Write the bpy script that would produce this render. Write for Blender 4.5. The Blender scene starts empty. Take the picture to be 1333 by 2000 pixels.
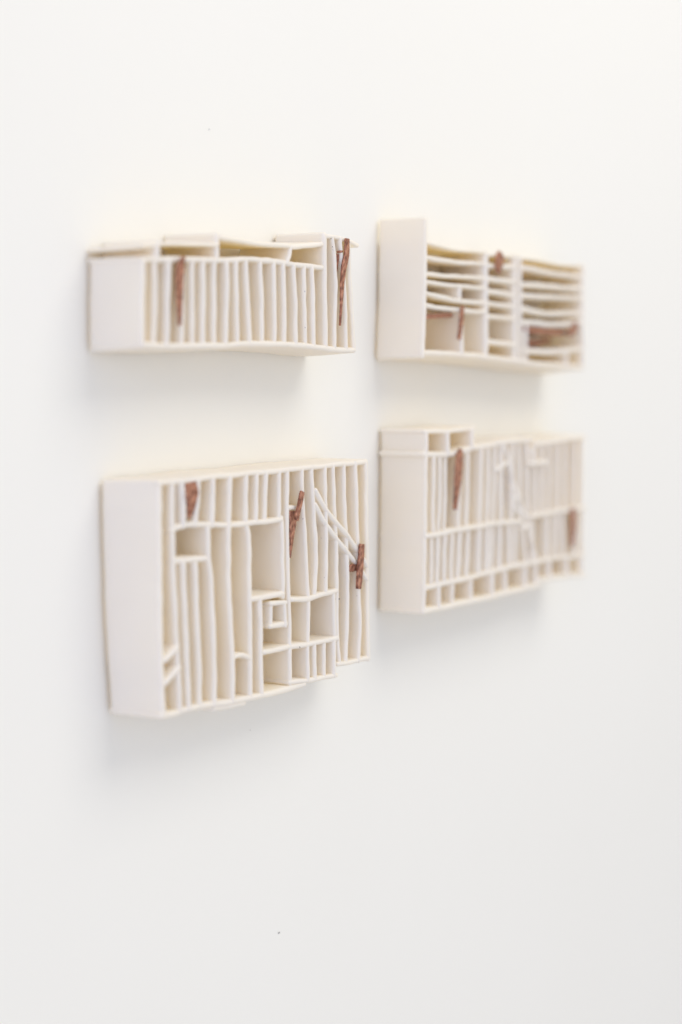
import bpy, math, random
from mathutils import Vector, noise

random.seed(7)
scene = bpy.context.scene

# ------------------------------------------------------------------ camera
FPX, CX, CY = 3400.0, 666.5, 1000.0            # focal length and centre in photo pixels
YAW = math.atan(1.632)                          # angle between view and the wall's normal
PITCH = math.atan((CY - 730.0) / FPX)           # a slight look down
FWD = Vector((math.sin(YAW) * math.cos(PITCH), math.cos(YAW) * math.cos(PITCH), -math.sin(PITCH)))
RGT = Vector((math.cos(YAW), -math.sin(YAW), 0))
UPV = RGT.cross(FWD)
DEPTH = 0.0445                                  # how far the sculptures stand out from the wall
CAM = Vector((-1.1, -0.7102, 1.5))

cd = bpy.data.cameras.new('camera')
cd.sensor_fit = 'VERTICAL'; cd.sensor_height = 36; cd.sensor_width = 24
cd.lens = 36 * FPX / 2000
cd.clip_start = 0.05; cd.clip_end = 60
cd.dof.use_dof = True
cd.dof.focus_distance = 1.26
cd.dof.aperture_fstop = 2.15
cam = bpy.data.objects.new('camera', cd)
scene.collection.objects.link(cam)
cam.location = CAM
cam.rotation_mode = 'QUATERNION'
cam.rotation_quaternion = FWD.to_track_quat('-Z', 'Y')
scene.camera = cam

# ------------------------------------------------------------------ light
world = bpy.data.worlds.new('World')
scene.world = world
world.use_nodes = True
bg = world.node_tree.nodes['Background']
bg.inputs['Strength'].default_value = 0.765
# made-up room tint: cool from the left for the side panels, warmer from the right
wt = world.node_tree
w_tc = wt.nodes.new('ShaderNodeTexCoord'); w_sp = wt.nodes.new('ShaderNodeSeparateXYZ')
w_mr = wt.nodes.new('ShaderNodeMapRange'); w_mr.inputs['From Min'].default_value = -1
w_mx = wt.nodes.new('ShaderNodeMix'); w_mx.data_type = 'RGBA'
w_mx.inputs['A'].default_value = (0.74, 0.835, 1.25, 1)
w_mx.inputs['B'].default_value = (1.12, 1.085, 0.93, 1)
wt.links.new(w_tc.outputs['Generated'], w_sp.inputs[0]); wt.links.new(w_sp.outputs['X'], w_mr.inputs['Value'])
wt.links.new(w_mr.outputs['Result'], w_mx.inputs['Factor']); wt.links.new(w_mx.outputs['Result'], bg.inputs['Color'])

def area(name, loc, target, sx, sy, watts, col):
    l = bpy.data.lights.new(name, 'AREA'); l.shape = 'RECTANGLE'
    l.size = sx; l.size_y = sy; l.energy = watts; l.color = col
    o = bpy.data.objects.new(name, l); scene.collection.objects.link(o)
    o.location = loc
    o.rotation_mode = 'QUATERNION'
    o.rotation_quaternion = (Vector(target) - Vector(loc)).to_track_quat('-Z', 'Y')
    return o

area('ceiling_light', (0.5, -1.7, 3.4), (0.15, 0, 1.35), 2.0, 1.4, 28, (1.0, 0.985, 0.96))
area('left_fill_light', (-3.6, -1.3, 1.9), (0.1, 0, 1.45), 1.6, 1.9, 25, (0.79, 0.85, 1.0))  # added cool fill that lifts the left-facing panels; no window known there
scene.view_settings.view_transform = 'Standard'
scene.view_settings.look = 'None'
scene.view_settings.exposure = 0.0
scene.view_settings.gamma = 1.0
scene.cycles.max_bounces = 16
scene.cycles.diffuse_bounces = 12

# ------------------------------------------------------------------ materials
def new_mat(name):
    m = bpy.data.materials.new(name); m.use_nodes = True
    nt = m.node_tree
    return m, nt, nt.nodes['Principled BSDF']

def mk_wall():
    m, nt, b = new_mat('matt_wall_paint')
    tc = nt.nodes.new('ShaderNodeTexCoord')
    n1 = nt.nodes.new('ShaderNodeTexNoise'); n1.inputs['Scale'].default_value = 240; n1.inputs['Detail'].default_value = 3
    n2 = nt.nodes.new('ShaderNodeTexNoise'); n2.inputs['Scale'].default_value = 5; n2.inputs['Detail'].default_value = 4
    mr = nt.nodes.new('ShaderNodeMix'); mr.data_type = 'RGBA'
    mr.inputs['A'].default_value = (0.902, 0.867, 0.770, 1); mr.inputs['B'].default_value = (0.914, 0.881, 0.786, 1)
    bp = nt.nodes.new('ShaderNodeBump'); bp.inputs['Strength'].default_value = 0.12; bp.inputs['Distance'].default_value = 0.0006
    L = nt.links.new
    L(tc.outputs['Object'], n1.inputs['Vector']); L(tc.outputs['Object'], n2.inputs['Vector'])
    L(n2.outputs['Fac'], mr.inputs['Factor']); L(mr.outputs['Result'], b.inputs['Base Color'])
    L(n1.outputs['Fac'], bp.inputs['Height']); L(bp.outputs['Normal'], b.inputs['Normal'])
    b.inputs['Roughness'].default_value = 0.65
    b.inputs['Specular IOR Level'].default_value = 0.3
    return m

def mk_porcelain():
    m, nt, b = new_mat('unglazed_porcelain')
    tc = nt.nodes.new('ShaderNodeTexCoord')
    n1 = nt.nodes.new('ShaderNodeTexNoise'); n1.inputs['Scale'].default_value = 900; n1.inputs['Detail'].default_value = 3
    n2 = nt.nodes.new('ShaderNodeTexNoise'); n2.inputs['Scale'].default_value = 90; n2.inputs['Detail'].default_value = 4
    n3 = nt.nodes.new('ShaderNodeTexNoise'); n3.inputs['Scale'].default_value = 35; n3.inputs['Detail'].default_value = 3
    mr = nt.nodes.new('ShaderNodeMix'); mr.data_type = 'RGBA'
    mr.inputs['A'].default_value = (0.968, 0.920, 0.825, 1); mr.inputs['B'].default_value = (0.978, 0.938, 0.858, 1)
    # tiny dark firing specks
    vo = nt.nodes.new('ShaderNodeTexVoronoi'); vo.inputs['Scale'].default_value = 130
    cr = nt.nodes.new('ShaderNodeValToRGB')
    cr.color_ramp.elements[0].position = 0.022; cr.color_ramp.elements[0].color = (1, 1, 1, 1)
    cr.color_ramp.elements[1].position = 0.032; cr.color_ramp.elements[1].color = (0, 0, 0, 1)
    wn = nt.nodes.new('ShaderNodeMath'); wn.operation = 'GREATER_THAN'; wn.inputs[1].default_value = 0.9
    sx = nt.nodes.new('ShaderNodeSeparateColor')
    mu = nt.nodes.new('ShaderNodeMath'); mu.operation = 'MULTIPLY'
    m2 = nt.nodes.new('ShaderNodeMix'); m2.data_type = 'RGBA'; m2.inputs['B'].default_value = (0.25, 0.2, 0.16, 1)
    add = nt.nodes.new('ShaderNodeMath'); add.operation = 'MULTIPLY_ADD'; add.inputs[1].default_value = 0.25
    bp = nt.nodes.new('ShaderNodeBump'); bp.inputs['Strength'].default_value = 0.35; bp.inputs['Distance'].default_value = 0.0006
    L = nt.links.new
    for n in (n1, n2, n3, vo): L(tc.outputs['Object'], n.inputs['Vector'])
    L(n3.outputs['Fac'], mr.inputs['Factor'])
    L(vo.outputs['Distance'], cr.inputs['Fac']); L(vo.outputs['Color'], sx.inputs['Color'])
    L(sx.outputs['Red'], wn.inputs[0]); L(wn.outputs[0], mu.inputs[0]); L(cr.outputs['Color'], mu.inputs[1])
    L(mr.outputs['Result'], m2.inputs['A']); L(mu.outputs[0], m2.inputs['Factor'])
    L(m2.outputs['Result'], b.inputs['Base Color'])
    L(n1.outputs['Fac'], add.inputs[0]); L(n2.outputs['Fac'], add.inputs[2])
    L(add.outputs[0], bp.inputs['Height']); L(bp.outputs['Normal'], b.inputs['Normal'])
    b.inputs['Roughness'].default_value = 0.5
    b.inputs['Specular IOR Level'].default_value = 0.35
    # thin sheets let warm light through
    tr = nt.nodes.new('ShaderNodeBsdfTranslucent'); tr.inputs['Color'].default_value = (1.0, 0.86, 0.36, 1)
    mx = nt.nodes.new('ShaderNodeMixShader'); mx.inputs[0].default_value = 0.21
    out = nt.nodes['Material Output']
    L(b.outputs[0], mx.inputs[1]); L(tr.outputs[0], mx.inputs[2]); L(mx.outputs[0], out.inputs['Surface'])
    b.inputs['Subsurface Weight'].default_value = 0.0
    b.inputs['Subsurface Radius'].default_value = (1.0, 0.8, 0.55)
    b.inputs['Subsurface Scale'].default_value = 0.0015
    return m

def mk_copper():
    m, nt, b = new_mat('dull_copper')
    tc = nt.nodes.new('ShaderNodeTexCoord')
    n1 = nt.nodes.new('ShaderNodeTexNoise'); n1.inputs['Scale'].default_value = 420; n1.inputs['Detail'].default_value = 6
    mp = nt.nodes.new('ShaderNodeMapping'); mp.inputs['Scale'].default_value = (1, 1, 0.7)
    cr = nt.nodes.new('ShaderNodeValToRGB'); e = cr.color_ramp.elements
    e[0].position = 0.34; e[0].color = (0.17, 0.07, 0.046, 1)
    e[1].position = 0.66; e[1].color = (0.64, 0.33, 0.215, 1)
    k = e.new(0.5); k.color = (0.41, 0.182, 0.115, 1)
    rr = nt.nodes.new('ShaderNodeMapRange'); rr.inputs['To Min'].default_value = 0.35; rr.inputs['To Max'].default_value = 0.6
    bp = nt.nodes.new('ShaderNodeBump'); bp.inputs['Strength'].default_value = 0.5; bp.inputs['Distance'].default_value = 0.0005
    L = nt.links.new
    L(tc.outputs['Object'], mp.inputs['Vector']); L(mp.outputs['Vector'], n1.inputs['Vector'])
    L(n1.outputs['Fac'], cr.inputs['Fac']); L(cr.outputs['Color'], b.inputs['Base Color'])
    L(n1.outputs['Fac'], rr.inputs['Value']); L(rr.outputs['Result'], b.inputs['Roughness'])
    L(n1.outputs['Fac'], bp.inputs['Height']); L(bp.outputs['Normal'], b.inputs['Normal'])
    b.inputs['Metallic'].default_value = 0.7
    return m

def mk_flat(name, col, rough=0.7):
    m, nt, b = new_mat(name)
    n1 = nt.nodes.new('ShaderNodeTexNoise'); n1.inputs['Scale'].default_value = 800
    mr = nt.nodes.new('ShaderNodeMix'); mr.data_type = 'RGBA'
    mr.inputs['A'].default_value = (*[c * 0.8 for c in col], 1); mr.inputs['B'].default_value = (*[min(1, c * 1.2) for c in col], 1)
    nt.links.new(n1.outputs['Fac'], mr.inputs['Factor']); nt.links.new(mr.outputs['Result'], b.inputs['Base Color'])
    b.inputs['Roughness'].default_value = rough
    return m

M_WALL, M_CLAY, M_COPPER = mk_wall(), mk_porcelain(), mk_copper()
M_SPECK = mk_flat('dark_grit', (0.12, 0.11, 0.10))
M_DENT = mk_flat('grey_scuff', (0.42, 0.41, 0.39))

# ------------------------------------------------------------------ helpers
def at(px, py, depth=DEPTH):
    """the point of the plane `depth` in front of the wall that lies behind a photo pixel"""
    r = FWD + RGT * ((px - CX) / FPX) + UPV * ((CY - py) / FPX)
    t = (-depth - CAM.y) / r.y
    return CAM + r * t

def link_mesh(name, verts, faces, mat, parent, smooth=True):
    c = Vector((0, 0, 0))
    for v in verts: c += v
    c /= len(verts)
    me = bpy.data.meshes.new(name)
    me.from_pydata([v - c for v in verts], [], faces)
    me.materials.append(mat)
    if smooth:
        for p in me.polygons: p.use_smooth = True
    me.update()
    o = bpy.data.objects.new(name, me)
    scene.collection.objects.link(o)
    if parent is not None:
        o.parent = parent
        o.location = c - parent.location
    else:
        o.location = c
    return o

def resample(pts, step):
    """Catmull-Rom through the points (2-D, x and z), evenly spaced"""
    P = [Vector((p.x, p.z)) for p in pts]
    if len(P) == 2:
        raw = [P[0].lerp(P[1], i / 24) for i in range(25)]
    else:
        Q = [P[0] * 2 - P[1]] + P + [P[-1] * 2 - P[-2]]
        raw = []
        for i in range(1, len(Q) - 2):
            a, b, c, d = Q[i - 1:i + 3]
            for k in range(12):
                t = k / 12
                raw.append(0.5 * ((2 * b) + (c - a) * t + (2 * a - 5 * b + 4 * c - d) * t * t + (3 * b - a - 3 * c + d) * t ** 3))
        raw.append(P[-1])
    L = [0]
    for a, b in zip(raw, raw[1:]): L.append(L[-1] + (b - a).length)
    n = max(3, int(L[-1] / step) + 1)
    out, j = [], 0
    for i in range(n + 1):
        s = L[-1] * i / n
        while j < len(L) - 2 and L[j + 1] < s: j += 1
        t = (s - L[j]) / max(1e-9, L[j + 1] - L[j])
        out.append(raw[j].lerp(raw[j + 1], min(1, max(0, t))))
    return out, L[-1]

seed_n = [0]
def slab(parent, name, px, t=4.2, back=None, gap=1.5, recess=0.0, dz=0.0, dx=0.0, wob=1.0, depth=DEPTH, label=None):
    """A hand-rolled sheet of clay: its front edge follows `px` (photo pixels on the front plane), and it
    runs back to the wall.  t, gap, recess, dz and dx in mm."""
    seed_n[0] += 1
    sd = seed_n[0] * 7.31
    if name == 'slat': t *= 1.2
    t *= 0.001; gap *= 0.001; recess *= 0.001; dz *= 0.001; dx *= 0.001
    rr = random.uniform(-0.0005, 0.0005)
    yf = depth - recess + rr
    front, ln = resample([at(x, y) for x, y in px], 0.0035)
    n = len(front)
    if back:
        bk, _ = resample([at(x, y, gap) for x, y in back], 0.002)
        bk = [bk[min(len(bk) - 1, round(i * (len(bk) - 1) / (n - 1)))] for i in range(n)]
    else:
        bk = [Vector((p.x + dx, p.y + dz)) for p in front]
    # stations, with rounded ends
    st = []
    r = t * 0.5
    d0 = (front[1] - front[0]).normalized(); d1 = (front[-1] - front[-2]).normalized()
    for a in (0.0, 0.30, 0.62, 0.88):
        k = math.sqrt(max(0.02, 1 - (1 - a) ** 2))
        st.append((front[0] - d0 * r * (1 - a) * 0.9, bk[0] - d0 * r * (1 - a) * 0.9, k, 0))
    for i in range(n):
        st.append((front[i], bk[i], 1.0, i / (n - 1)))
    for a in (0.88, 0.62, 0.30, 0.0):
        k = math.sqrt(max(0.02, 1 - (1 - a) ** 2))
        st.append((front[-1] + d1 * r * (1 - a) * 0.9, bk[-1] + d1 * r * (1 - a) * 0.9, k, 1))
    # profile: (side offset -1..1, y)
    prof = []
    ys = [0.0, 0.16, 0.36, 0.58, 0.80]
    body = yf - r * 0.95 - gap
    prof.append((-0.45, gap)); prof.append((-0.85, gap + 0.0004))
    for q in ys: prof.append((-1, gap + 0.0013 + q * (body - 0.0013) * 1.0))
    for a in range(0, 9):
        an = math.pi * a / 8
        prof.append((-math.cos(an), yf - r * 0.95 + math.sin(an) * r * 0.95))
    for q in reversed(ys): prof.append((1, gap + 0.0013 + q * (body - 0.0013) * 1.0))
    prof.append((0.85, gap + 0.0004)); prof.append((0.45, gap))
    verts, faces = [], []
    m = len(prof)
    for si, (f, b, k, u) in enumerate(st):
        a0 = st[max(0, si - 1)][0]; a1 = st[min(len(st) - 1, si + 1)][0]
        tg = (a1 - a0).normalized(); nr = Vector((-tg.y, tg.x))
        s = u * ln * 1000
        w1 = noise.noise(Vector((s * 0.045, sd, 0.3))) * 0.55
        tk = 1 + 0.16 * noise.noise(Vector((s * 0.09, sd, 5.1))) + 0.08 * noise.noise(Vector((s * 0.35, sd, 9.7)))
        fy = 0.0005 * noise.noise(Vector((s * 0.10, sd, 14.2))) - (1 - k) * r * 0.5
        for o, y in prof:
            v = y / yf
            p = b.lerp(f, v)
            w = (w1 + 0.45 * noise.noise(Vector((s * 0.03, sd + 3, y * 55)))) * 0.001 * wob
            q = p + nr * (o * r * k * tk + w)
            yy = y + fy * max(0, (v - 0.75) * 4)
            verts.append(Vector((q.x, -yy, q.y)))
    for i in range(len(st) - 1):
        for j in range(m):
            a = i * m + j; b_ = i * m + (j + 1) % m
            faces.append((a, b_, b_ + m, a + m))
    faces.append(tuple(range(m - 1, -1, -1)))
    faces.append(tuple((len(st) - 1) * m + j for j in range(m)))
    o = link_mesh(name, verts, faces, M_CLAY, parent)
    if label: o['label'] = label
    return o

def slats(parent, t, rows, **kw):
    for r in rows: slab(parent, 'slat', r, t=t + random.uniform(-0.25, 0.25), **kw)

def strip(parent, name, px, widths, thick=1.6, out=0.5, dip=None, label=None, wmul=1.0):
    """A flat cut length of copper lying on the front edges; widths in photo pixels across, mm thick;
    `dip` gives for each point how many mm it sinks behind the front plane."""
    dip = dip or [0] * len(px)
    P = [at(x, y, DEPTH - d * 0.001) for (x, y), d in zip(px, dip)]
    W = []
    for (x, y), w in zip(px, widths):
        W.append(w)
    for i in range(len(P)):                     # from photo pixels across to metres across
        tg = (P[min(len(P) - 1, i + 1)] - P[max(0, i - 1)]).normalized()
        x, y = px[i]
        hx = (at(x + 1, y) - at(x, y)).length; hz = (at(x, y + 1) - at(x, y)).length
        ppm = math.hypot(tg.z / hx, tg.x / hz)
        W[i] = max(0.0012, (W[i] - 2.2 * abs(tg.z)) / ppm)
    # subdivide
    S = []
    for i in range(len(P) - 1):
        for k in range(6):
            S.append((P[i].lerp(P[i + 1], k / 6), W[i] + (W[i + 1] - W[i]) * k / 6))
    S.append((P[-1], W[-1]))
    th = thick * 0.001
    verts, faces = [], []
    # 8-sided section with small bevels
    for i, (p, w) in enumerate(S):
        a0 = S[max(0, i - 1)][0]; a1 = S[min(len(S) - 1, i + 1)][0]
        tg = (a1 - a0).normalized()
        side = tg.cross(Vector((0, 1, 0))).normalized()
        out_n = side.cross(tg).normalized()
        if out_n.y > 0: out_n = -out_n
        j = 1 + 0.10 * noise.noise(p * 260)
        h = w * 0.5 * j * wmul
        if i in (0, len(S) - 1): h *= 0.86
        b = min(0.0004, h * 0.4)
        c = p + out_n * (out * 0.001 + 0.0002 * noise.noise(p * 180 + Vector((4, 0, 0))))
        for (sx, sy) in ((-h + b, 0), (-h, b), (-h, th - b), (-h + b, th), (h - b, th), (h, th - b), (h, b), (h - b, 0)):
            verts.append(c + side * sx + out_n * sy)
    for i in range(len(S) - 1):
        for j in range(8):
            a = i * 8 + j; b = i * 8 + (j + 1) % 8
            faces.append((a, b, b + 8, a + 8))
    faces.append(tuple(range(7, -1, -1))); faces.append(tuple((len(S) - 1) * 8 + j for j in range(8)))
    o = link_mesh(name, verts, faces, M_COPPER, parent, smooth=False)
    if label: o['label'] = label
    return o

def bead(parent, name, px, py, r, mat, depth=DEPTH, sq=(1, 1, 1), label=None):
    """a small lump (grit, a solder bead) of radius r mm"""
    c = at(px, py, depth)
    verts, faces = [], []
    nu, nv = 10, 6
    r *= 0.001
    verts.append(c + Vector((0, 0, r * sq[2])))
    for i in range(1, nv):
        for j in range(nu):
            a = math.pi * i / nv; b = 2 * math.pi * j / nu
            k = 1 + 0.25 * noise.noise(Vector((i * 1.3, j * 0.9, px)))
            verts.append(c + Vector((math.sin(a) * math.cos(b) * sq[0], math.sin(a) * math.sin(b) * sq[1], math.cos(a) * sq[2])) * r * k)
    verts.append(c - Vector((0, 0, r * sq[2])))
    for j in range(nu): faces.append((0, 1 + j, 1 + (j + 1) % nu))
    for i in range(nv - 2):
        for j in range(nu):
            a = 1 + i * nu + j; b = 1 + i * nu + (j + 1) % nu
            faces.append((a, a + nu, b + nu, b))
    l = len(verts) - 1
    for j in range(nu): faces.append((l, l - nu + (j + 1) % nu, l - nu + j))
    o = link_mesh(name, verts, faces, mat, parent)
    if label: o['label'] = label
    return o

def thing(name, px, py, label, cat, group=None):
    o = bpy.data.objects.new(name, None)
    o.empty_display_size = 0.02
    scene.collection.objects.link(o)
    o.location = at(px, py, 0)
    o['label'] = label; o['category'] = cat
    if group: o['group'] = group
    return o

# ------------------------------------------------------------------ the wall
wv = [Vector(v) for v in ((-4, 0, -1.2), (6, 0, -1.2), (6, 0, 4.2), (-4, 0, 4.2), (-4, 0.12, -1.2), (6, 0.12, -1.2), (6, 0.12, 4.2), (-4, 0.12, 4.2))]
wall = link_mesh('wall', wv, [(0, 1, 2, 3), (5, 4, 7, 6), (4, 0, 3, 7), (1, 5, 6, 2), (3, 2, 6, 7), (4, 5, 1, 0)], M_WALL, None, smooth=False)
wall['kind'] = 'structure'
for x, y, r, m, sq in ((409, 253, 0.55, M_DENT, (1, 0.2, 1)), (545.5, 1822, 0.75, M_SPECK, (1.7, 0.3, 0.6)), (489, 1426, 0.4, M_SPECK, (0.7, 0.3, 0.8)),
                       (1003, 1650, 1.0, M_WALL, (1.2, 0.25, 1.6))):
    bead(wall, 'paint_speck', x, y, r, m, depth=0.0003, sq=sq)

GROUP = 'white porcelain relief boxes hung on the wall'

# ------------------------------------------------------------------ sculpture one, upper left
s = thing('wall_sculpture', 440, 585, 'small porcelain slat box at upper left, open-ended curved cells along its top, even upright slats', 'sculpture', GROUP)
slab(s, 'side_panel', [(284, 510), (283, 590), (283, 673)], t=5, gap=2.5, wob=0.6)
slab(s, 'shelf', [(281, 506), (330, 507), (375, 507), (450, 509), (500, 507), (540, 510), (562, 514), (600, 519), (632, 523)], t=3.9)
slab(s, 'shelf', [(283, 673), (340, 676), (430, 675), (480, 672), (520, 671), (560, 673), (600, 676), (650, 681), (695, 684)], t=4.4, dz=-2.5, gap=2.5)
slab(s, 'shelf', [(281, 481), (311, 478)], t=2.8, dz=-1)
slab(s, 'shelf', [(311, 477), (370, 477), (428, 479)], t=2.6)
slab(s, 'shelf', [(434, 464), (475, 470), (520, 477), (568, 481)], t=3.4, dz=1)
slab(s, 'shelf', [(574, 482), (602, 480), (632, 477)], t=3.6, dz=1)
slab(s, 'shelf', [(637, 461), (660, 463), (682, 470), (701, 480)], t=3.2)
slats(s, 4.2, [[(311, 476), (311, 505)], [(428, 461), (428, 506)]])
slab(s, 'slat', [(571, 484), (569, 498), (563, 513)], t=3.6)
slab(s, 'slat', [(637, 460), (637.5, 560), (639, 677)], t=4.6, gap=2.5)
slats(s, 3.9, [
    [(308, 508), (308, 590), (305, 675)], [(332, 508), (331, 590), (329, 674)], [(360, 508), (360, 590), (359, 676)],
    [(381, 508), (380, 590), (381, 675)], [(402, 509), (401, 590), (401, 675)], [(423, 509), (422, 590), (423, 674)],
    [(446, 511), (446, 590), (444, 674)], [(464, 510), (465, 590), (467, 673)], [(485, 510), (488, 590), (491, 672)],
    [(512, 510), (516, 590), (517, 671)], [(539, 512), (540, 590), (540, 671)], [(556, 515), (559, 590), (559, 673)],
    [(577, 518), (580, 590), (581, 675)], [(598, 521), (599, 590), (600, 676)], [(612, 523), (615, 590), (615, 677)]])
slats(s, 3.6, [
    [(652, 466), (656, 500), (659, 560), (657, 620), (656, 678)], [(667, 467), (671, 520), (675, 560), (677, 620), (679, 680)],
    [(684, 473), (686, 520), (689, 570), (692, 630), (695, 682)]])
strip(s, 'copper_strip', [(356, 500), (350, 517), (348, 545), (348, 590), (348.5, 636)], [8, 17, 18, 13, 7], thick=1.3, dip=[-2.5, 0.5, 0, 0, 0])
bead(s, 'copper_knob', 349.5, 536, 1.4, M_COPPER, depth=DEPTH + 0.003, sq=(1, 0.7, 1))
strip(s, 'copper_strip', [(675.5, 466), (674.5, 497), (669, 522), (665.5, 554), (664, 590), (661.5, 636)], [10, 11, 11.5, 9, 6, 2.5], thick=1.6)
strip(s, 'copper_tab', [(661, 492), (670, 491)], [5, 5], thick=1.6, out=-1.2)
strip(s, 'copper_tab', [(664, 496), (662, 530)], [9, 2], thick=1.2, out=-2.5)
for x, y, r in ((596, 569, .28), (596.5, 640, .3), (647, 466, .38), (650, 482, .35), (650.5, 488, .25)):
    bead(s, 'speck', x, y, r, M_SPECK, depth=DEPTH - 0.0001, sq=(0.8, 0.8, 1))

# ------------------------------------------------------------------ sculpture two, upper right
s = thing('wall_sculpture', 930, 590, 'porcelain box at upper right with stacked wavy shelves and a taller plain side panel', 'sculpture', GROUP)
slab(s, 'side_panel', [(834, 429), (833, 500), (831, 600), (828, 695)], t=4.8, gap=2.5, wob=0.6)
slab(s, 'shelf', [(830, 690), (880, 691), (945, 696), (1000, 703), (1050, 710), (1100, 714), (1142, 717)], t=5.0, dz=-4, gap=2.5)
slab(s, 'shelf', [(836, 473), (870, 482), (906, 489), (950, 493)], t=2.6)
for row, t in (([(838, 503), (869, 508), (906, 512), (950, 515)], 3.6), ([(838, 535), (887, 539), (950, 543)], 3.6),
               ([(838, 551), (887, 557), (950, 563)], 3.4), ([(838, 573), (869, 581), (897, 588), (950, 592)], 3.8),
               ([(834, 596), (869, 602), (906, 606), (950, 610)], 3.8)):
    slab(s, 'shelf', row, t=t, recess=random.uniform(0, 1))
slab(s, 'slat', [(902, 560), (902, 586)], t=4.6, recess=0.5)
slab(s, 'slat', [(904, 607), (905, 650), (905, 690)], t=4.4)
slab(s, 'slat', [(953, 496), (953, 600), (953, 697)], t=6.4)
for row, t in (([(955, 497), (1012, 502)], 2.6), ([(955, 518), (1008, 522)], 4.4), ([(955, 544), (1008, 551)], 4.4),
               ([(955, 568), (1008, 577)], 4.4), ([(955, 592), (1008, 600)], 4.0), ([(955, 617), (1008, 623)], 3.8),
               ([(955, 666), (1008, 674)], 4.6)):
    slab(s, 'shelf', row, t=t, recess=random.uniform(0, 1))
slab(s, 'slat', [(1010, 503), (1010, 600), (1011, 705)], t=6.0)
slab(s, 'slat', [(1020, 505), (1020, 600), (1021, 706)], t=4.4)
for row, t in (([(1022, 503), (1055, 509), (1098, 517), (1140, 520)], 2.8), ([(1022, 522), (1060, 528), (1092, 535), (1140, 540)], 4.8),
               ([(1022, 556), (1070, 559), (1140, 565)], 5.0), ([(1022, 577), (1075, 580), (1140, 582)], 4.8),
               ([(1022, 603), (1070, 613), (1140, 612)], 5.0), ([(1022, 627), (1080, 634), (1140, 629)], 5.2),
               ([(1030, 686), (1080, 687), (1140, 682)], 5.2)):
    slab(s, 'shelf', row, t=t, recess=random.uniform(0, 1))
slab(s, 'slat', [(1033, 630), (1033, 709)], t=4.4, recess=1)
slab(s, 'slat', [(1141, 521), (1140, 620), (1141, 716)], t=4.6)
slab(s, 'slat', [(1112, 684), (1112, 714)], t=4.2, recess=1)
strip(s, 'copper_strip', [(836, 619), (893, 615)], [10, 10], thick=14, out=-18)
strip(s, 'copper_strip', [(901, 597), (899.5, 621), (897, 640), (894, 663)], [6, 10, 9, 8], thick=1.6)
strip(s, 'copper_strip', [(976, 494), (973, 508), (970, 533)], [16, 20, 11], thick=1.6)
strip(s, 'copper_plate', [(1030, 642), (1075, 648), (1110, 649)], [9, 12, 12], thick=30, out=-32)
strip(s, 'copper_strip', [(1108, 652), (1118, 645), (1124, 632)], [14, 16, 12], thick=1.8)
strip(s, 'copper_strip', [(1040, 668), (1080, 670), (1112, 663)], [12, 15, 9], thick=1.4, out=-20)  # added strip standing in for brown reflected light inside the cell

# ------------------------------------------------------------------ sculpture three, lower left
s = thing('wall_sculpture', 510, 1150, 'largest porcelain box, lower left, with tall uneven slats, square cells and crossing diagonal bars', 'sculpture', GROUP)
slab(s, 'side_panel', [(317, 943), (317, 1060), (318, 1180), (319, 1280), (324, 1399)], t=5, gap=3,
     back=[(203, 943), (205, 1060), (209, 1180), (214, 1280), (222, 1389)], wob=0.6)
slab(s, 'shelf', [(314, 944), (382, 937), (440, 930), (530, 921), (598, 914.5), (652, 909), (719, 903)], t=3.9)
slab(s, 'shelf', [(320, 1399), (345, 1394), (371, 1385), (405, 1379), (440, 1374), (485, 1366), (530, 1355), (568, 1346), (598, 1337)], t=4.4, gap=2)
slab(s, 'shelf', [(424, 1384), (455, 1379), (482, 1374)], t=4.8, gap=2, recess=0.8)
slab(s, 'shelf', [(568, 1334), (600, 1330), (612, 1328), (640, 1323), (660, 1320)], t=3.7, gap=2)
slab(s, 'shelf', [(662, 1297), (692, 1293), (721, 1286)], t=3.8, gap=2)
slab(s, 'shelf', [(338, 1037), (360, 1029), (385, 1025), (440, 1026), (485, 1023), (520, 1019), (553, 1015)], t=4.0)
slab(s, 'shelf', [(345, 1096), (375, 1094), (406, 1091)], t=4.2)
slats(s, 4.2, [
    [(341, 942), (341, 1040), (343, 1100), (347, 1200), (350, 1260), (353, 1320), (356, 1388)],
    [(358, 941), (361, 985), (362, 1027)], [(391, 938), (389, 985), (386, 1025)], [(420, 935), (419, 985), (417, 1026)],
    [(409, 1029), (411, 1092), (415, 1130), (418, 1200), (421, 1260), (422, 1376)],
    [(452, 932), (451, 985), (450, 1025), (449, 1100), (450, 1150), (455, 1250), (457, 1300), (457, 1370)],
    [(361, 1096), (363, 1130), (367, 1230), (371, 1320), (374, 1384)],
    [(385, 1095), (387, 1130), (391, 1230), (394, 1320), (395, 1380)],
    [(486, 927), (485, 985), (485, 1022), (490, 1045), (491, 1100), (493, 1180), (494, 1280), (494, 1363)]])
slats(s, 3.7, [
    [(506, 925), (505, 970), (504, 1019)], [(523, 924), (522, 970), (521, 1017)], [(550, 921), (550, 970), (549, 1015)],
    [(554, 1012), (556, 1080), (557, 1166)], [(566, 919), (565, 1000), (566, 1090), (569, 1180), (570, 1280), (571, 1344)]])
slab(s, 'brace', [(325, 1289), (337, 1277), (349, 1262)], t=4.6)
slab(s, 'brace', [(326, 1336), (338, 1321), (352, 1303)], t=4.6)
slab(s, 'shelf', [(459, 1286), (466, 1281), (480, 1280), (490, 1285)], t=3.8)
slab(s, 'shelf', [(494, 1170), (525, 1166), (557, 1161)], t=4.2)
slats(s, 3.9, [[(512, 1170), (513, 1250), (515, 1356)]])
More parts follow.
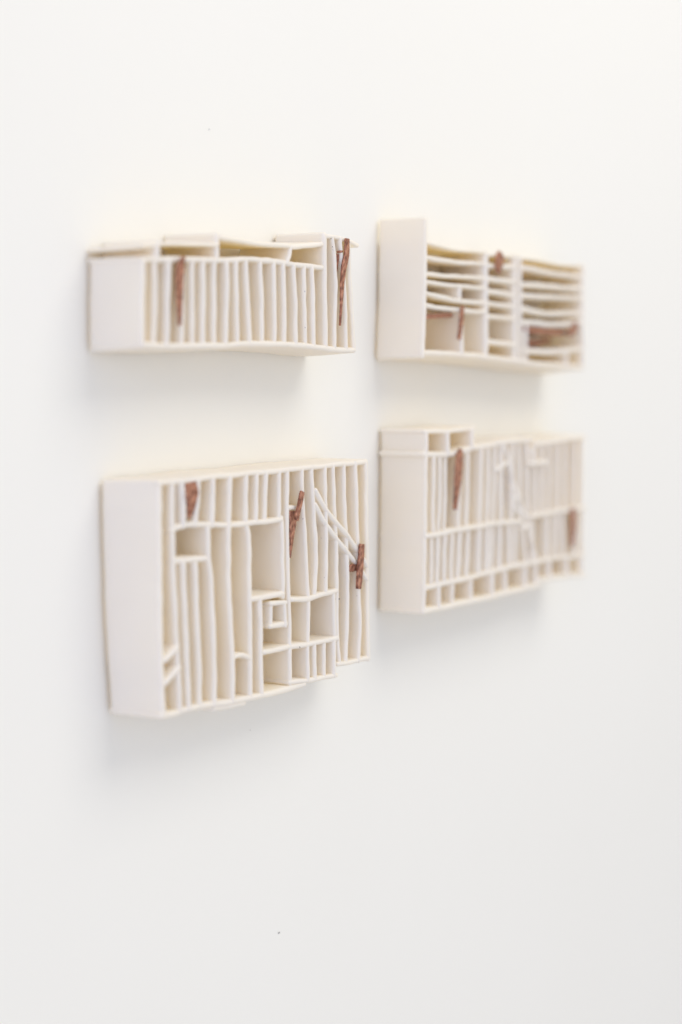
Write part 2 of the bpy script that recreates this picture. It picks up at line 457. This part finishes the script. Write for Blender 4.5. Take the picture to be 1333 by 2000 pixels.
# the small square tube hanging in its cell
slab(s, 'tube_wall', [(533, 1180), (533, 1224)], t=3.9)
slab(s, 'tube_wall', [(558, 1176), (559, 1222)], t=3.4)
slab(s, 'tube_wall', [(531, 1180), (560, 1178)], t=3.4)
slab(s, 'tube_wall', [(531, 1222), (562, 1218)], t=4.2)
slab(s, 'shelf', [(518, 1275), (540, 1271), (569, 1264)], t=4.0)
slats(s, 3.6, [
    [(594, 915), (596, 990), (600, 1050), (603, 1110), (606, 1168)], [(606, 1171), (606, 1215), (605, 1257)],
    [(613, 913), (616, 990), (621, 1060), (622, 1100), (619, 1165)],
    [(637, 911), (639, 1000), (640, 1080), (639, 1160)],
    [(655, 909), (657, 980), (660, 1050), (662, 1130), (662, 1190), (663, 1240), (667, 1295)],
    [(676, 907), (678, 990), (681, 1060), (683, 1150), (682, 1240), (679, 1294)],
    [(697, 905), (699, 1000), (701, 1080), (703, 1160), (705, 1230), (703, 1290)],
    [(718, 904), (719, 1040), (720, 1150), (722, 1287)],
    [(655, 1157), (656, 1200), (657, 1247)],
    [(603, 1260), (604, 1327)], [(617, 1257), (618, 1325)], [(637, 1253), (637, 1322)], [(655, 1249), (655, 1319)]])
slab(s, 'shelf', [(570, 992), (593, 992)], t=3.8, recess=1.5)
slab(s, 'shelf', [(572, 1171), (606, 1170), (630, 1163), (660, 1154)], t=4.0)
slab(s, 'shelf', [(571, 1264), (606, 1258), (632, 1253), (661, 1246)], t=4.1)
slab(s, 'brace', [(618, 958), (636, 992), (658, 1020), (681, 1047), (705, 1083), (718, 1104)], t=4.3, recess=-0.6, gap=3, wob=0.1)
slab(s, 'brace', [(618, 986), (638, 1022), (660, 1052), (683, 1081), (705, 1110), (718, 1131)], t=4.3, recess=-0.6, gap=3, wob=0.1)
strip(s, 'copper_strip', [(374, 942), (376, 965), (375, 987), (371, 1012)], [23, 28, 20, 6], thick=1.5, out=-1.5)
bead(s, 'copper_knob', 367, 968, 1.5, M_COPPER, depth=DEPTH + 0.002, sq=(1, 0.7, 1))
strip(s, 'copper_strip', [(587.5, 960), (581.5, 990), (576, 1016)], [10.5, 10.5, 10], thick=1.8)
strip(s, 'copper_strip', [(578, 998), (577.5, 1025), (575, 1055), (572, 1090)], [17, 14, 9, 2], thick=1.4, out=-3)
strip(s, 'copper_strip', [(702, 1062), (700, 1090), (697.5, 1120), (695.5, 1150)], [10.5, 11.5, 12, 10], thick=2.2, out=1.2)
strip(s, 'copper_tab', [(684, 1110), (699, 1108)], [15, 13], thick=1.8, out=-1.5)
for x, y, r in ((663, 1170, .45), (586, 1264, .45), (592, 1013, .35), (634, 1128, .22), (628, 1051, .2)):
    bead(s, 'speck', x, y, r, M_SPECK, depth=DEPTH + 0.0001, sq=(0.7, 0.7, 1.3))

# ------------------------------------------------------------------ sculpture four, lower right
s = thing('wall_sculpture', 935, 1020, 'porcelain box at lower right, close slats over a bottom row of small square cells', 'sculpture', GROUP)
slab(s, 'side_panel', [(836, 843), (836, 886)], t=4.4, gap=2.5, wob=0.5)
slab(s, 'side_panel', [(836, 890), (835, 950), (834, 1050), (832, 1193)], t=4.8, gap=2.5, wob=0.6)
slab(s, 'shelf', [(834, 843), (875, 842), (905, 839), (929, 836)], t=4.0, gap=2.5)
slab(s, 'shelf', [(832, 888), (879, 888), (907, 881), (926, 875), (955, 871), (976, 867)], t=4.8, gap=2.5)
slab(s, 'shelf', [(978, 864), (1010, 861), (1043, 858)], t=4.6)
slab(s, 'shelf', [(1050, 868), (1090, 862), (1120, 857), (1145, 854)], t=5.2)
slats(s, 4.4, [[(877, 844), (877, 886)], [(925, 838), (925, 874)]])
slab(s, 'shelf', [(834, 1048), (897, 1035), (945, 1027), (976, 1022), (1018, 1018)], t=4.4)
slab(s, 'shelf', [(1042, 1009), (1075, 1002), (1105, 997), (1143, 993)], t=4.8)
slab(s, 'shelf', [(834, 1148), (897, 1135), (930, 1127), (976, 1114), (1032, 1101), (1089, 1091), (1143, 1084)], t=4.6)
slab(s, 'shelf', [(831, 1195), (897, 1181), (960, 1167), (1000, 1157), (1035, 1149), (1058, 1143)], t=5.2, gap=2.5)
slab(s, 'shelf', [(1056, 1134), (1090, 1128), (1143, 1121)], t=4.8)
def hy(x, rows):
    for (a, b), (c, d) in zip(rows, rows[1:]):
        if a <= x <= c: return b + (d - b) * (x - a) / (c - a)
    return rows[-1][1] if x > rows[-1][0] else rows[0][1]
H2 = [(832, 888), (879, 888), (907, 881), (926, 875), (955, 871), (976, 867), (978, 864), (1043, 858), (1050, 868), (1090, 862), (1145, 854)]
H3 = [(834, 1048), (897, 1035), (945, 1027), (976, 1022), (1018, 1018), (1042, 1009), (1105, 997), (1143, 993)]
H4 = [(834, 1148), (897, 1135), (930, 1127), (976, 1114), (1032, 1101), (1089, 1091), (1143, 1084)]
H5 = [(831, 1195), (897, 1181), (960, 1167), (1000, 1157), (1035, 1149), (1058, 1143), (1060, 1134), (1143, 1121)]
for a, b in ((852, 850), (865, 862), (877, 874), (905, 901), (920, 917), (945, 941), (959, 956), (973, 969), (984, 983), (1005, 1004), (1019, 1021),
             (1034, 1036), (1049, 1050), (1063, 1062), (1078, 1077), (1094, 1093), (1110, 1109), (1127, 1126), (1142, 1141)):
    t = 4.4 if a > 900 else 3.6
    slab(s, 'slat', [(a, hy(a, H2) + 3), ((a + b) / 2 + random.uniform(-1, 1), (hy(a, H2) + hy(b, H3)) / 2), (b, hy(b, H3) - 2)], t=t, recess=random.uniform(0.3, 1.5))
for a, b in ((848, 847), (860, 858), (873, 871), (888, 886), (904, 899), (922, 918), (942, 940), (957, 956), (967, 965), (982, 981), (1000, 1001), (1012, 1013),
             (1047, 1046), (1075, 1074), (1090, 1089), (1105, 1105), (1128, 1128), (1142, 1141)):
    t = 4.6 if a > 900 else 3.8
    slab(s, 'slat', [(a, hy(a, H3) + 3), ((a + b) / 2 + random.uniform(-1, 1), (hy(a, H3) + hy(b, H4)) / 2), (b, hy(b, H4) - 2)], t=t, recess=random.uniform(0.3, 1.5))
for x in (861, 890, 925.5, 966, 994, 1031, 1053, 1078, 1112, 1141):
    slab(s, 'slat', [(x, hy(x, H4) + 3), (x, hy(x, H5) - 2)], t=5.0 if x > 950 else 4.2, recess=random.uniform(0.2, 1))
slab(s, 'brace', [(989, 866), (998, 900), (1004, 930), (1011, 957), (1022, 990), (1032, 1015), (1040, 1045), (1052, 1094)], t=4.8, recess=0.2, gap=10)
slab(s, 'brace', [(1003, 952), (1009, 985), (1021, 1012), (1026, 1050), (1032, 1096)], t=4.2, recess=0.6, gap=12)
for r_ in ([(974, 917), (996, 903)], [(1004, 976), (1021, 967)], [(1022, 1032), (1038, 1024)]):
    slab(s, 'rung', r_, t=4.2, gap=14, recess=0.4)
slab(s, 'shelf', [(1034, 906), (1068, 902)], t=5.0, depth=DEPTH + 0.001)
slab(s, 'slat', [(1042, 878), (1043, 902)], t=4.6, depth=DEPTH + 0.001)
strip(s, 'copper_strip', [(897, 877), (894.5, 900), (892, 935), (889, 965), (886, 995)], [9, 15, 15, 11, 8], thick=1.8)
strip(s, 'copper_strip', [(1117, 993), (1116.5, 1030), (1115, 1066)], [10, 12, 8], thick=1.8, out=0.5)
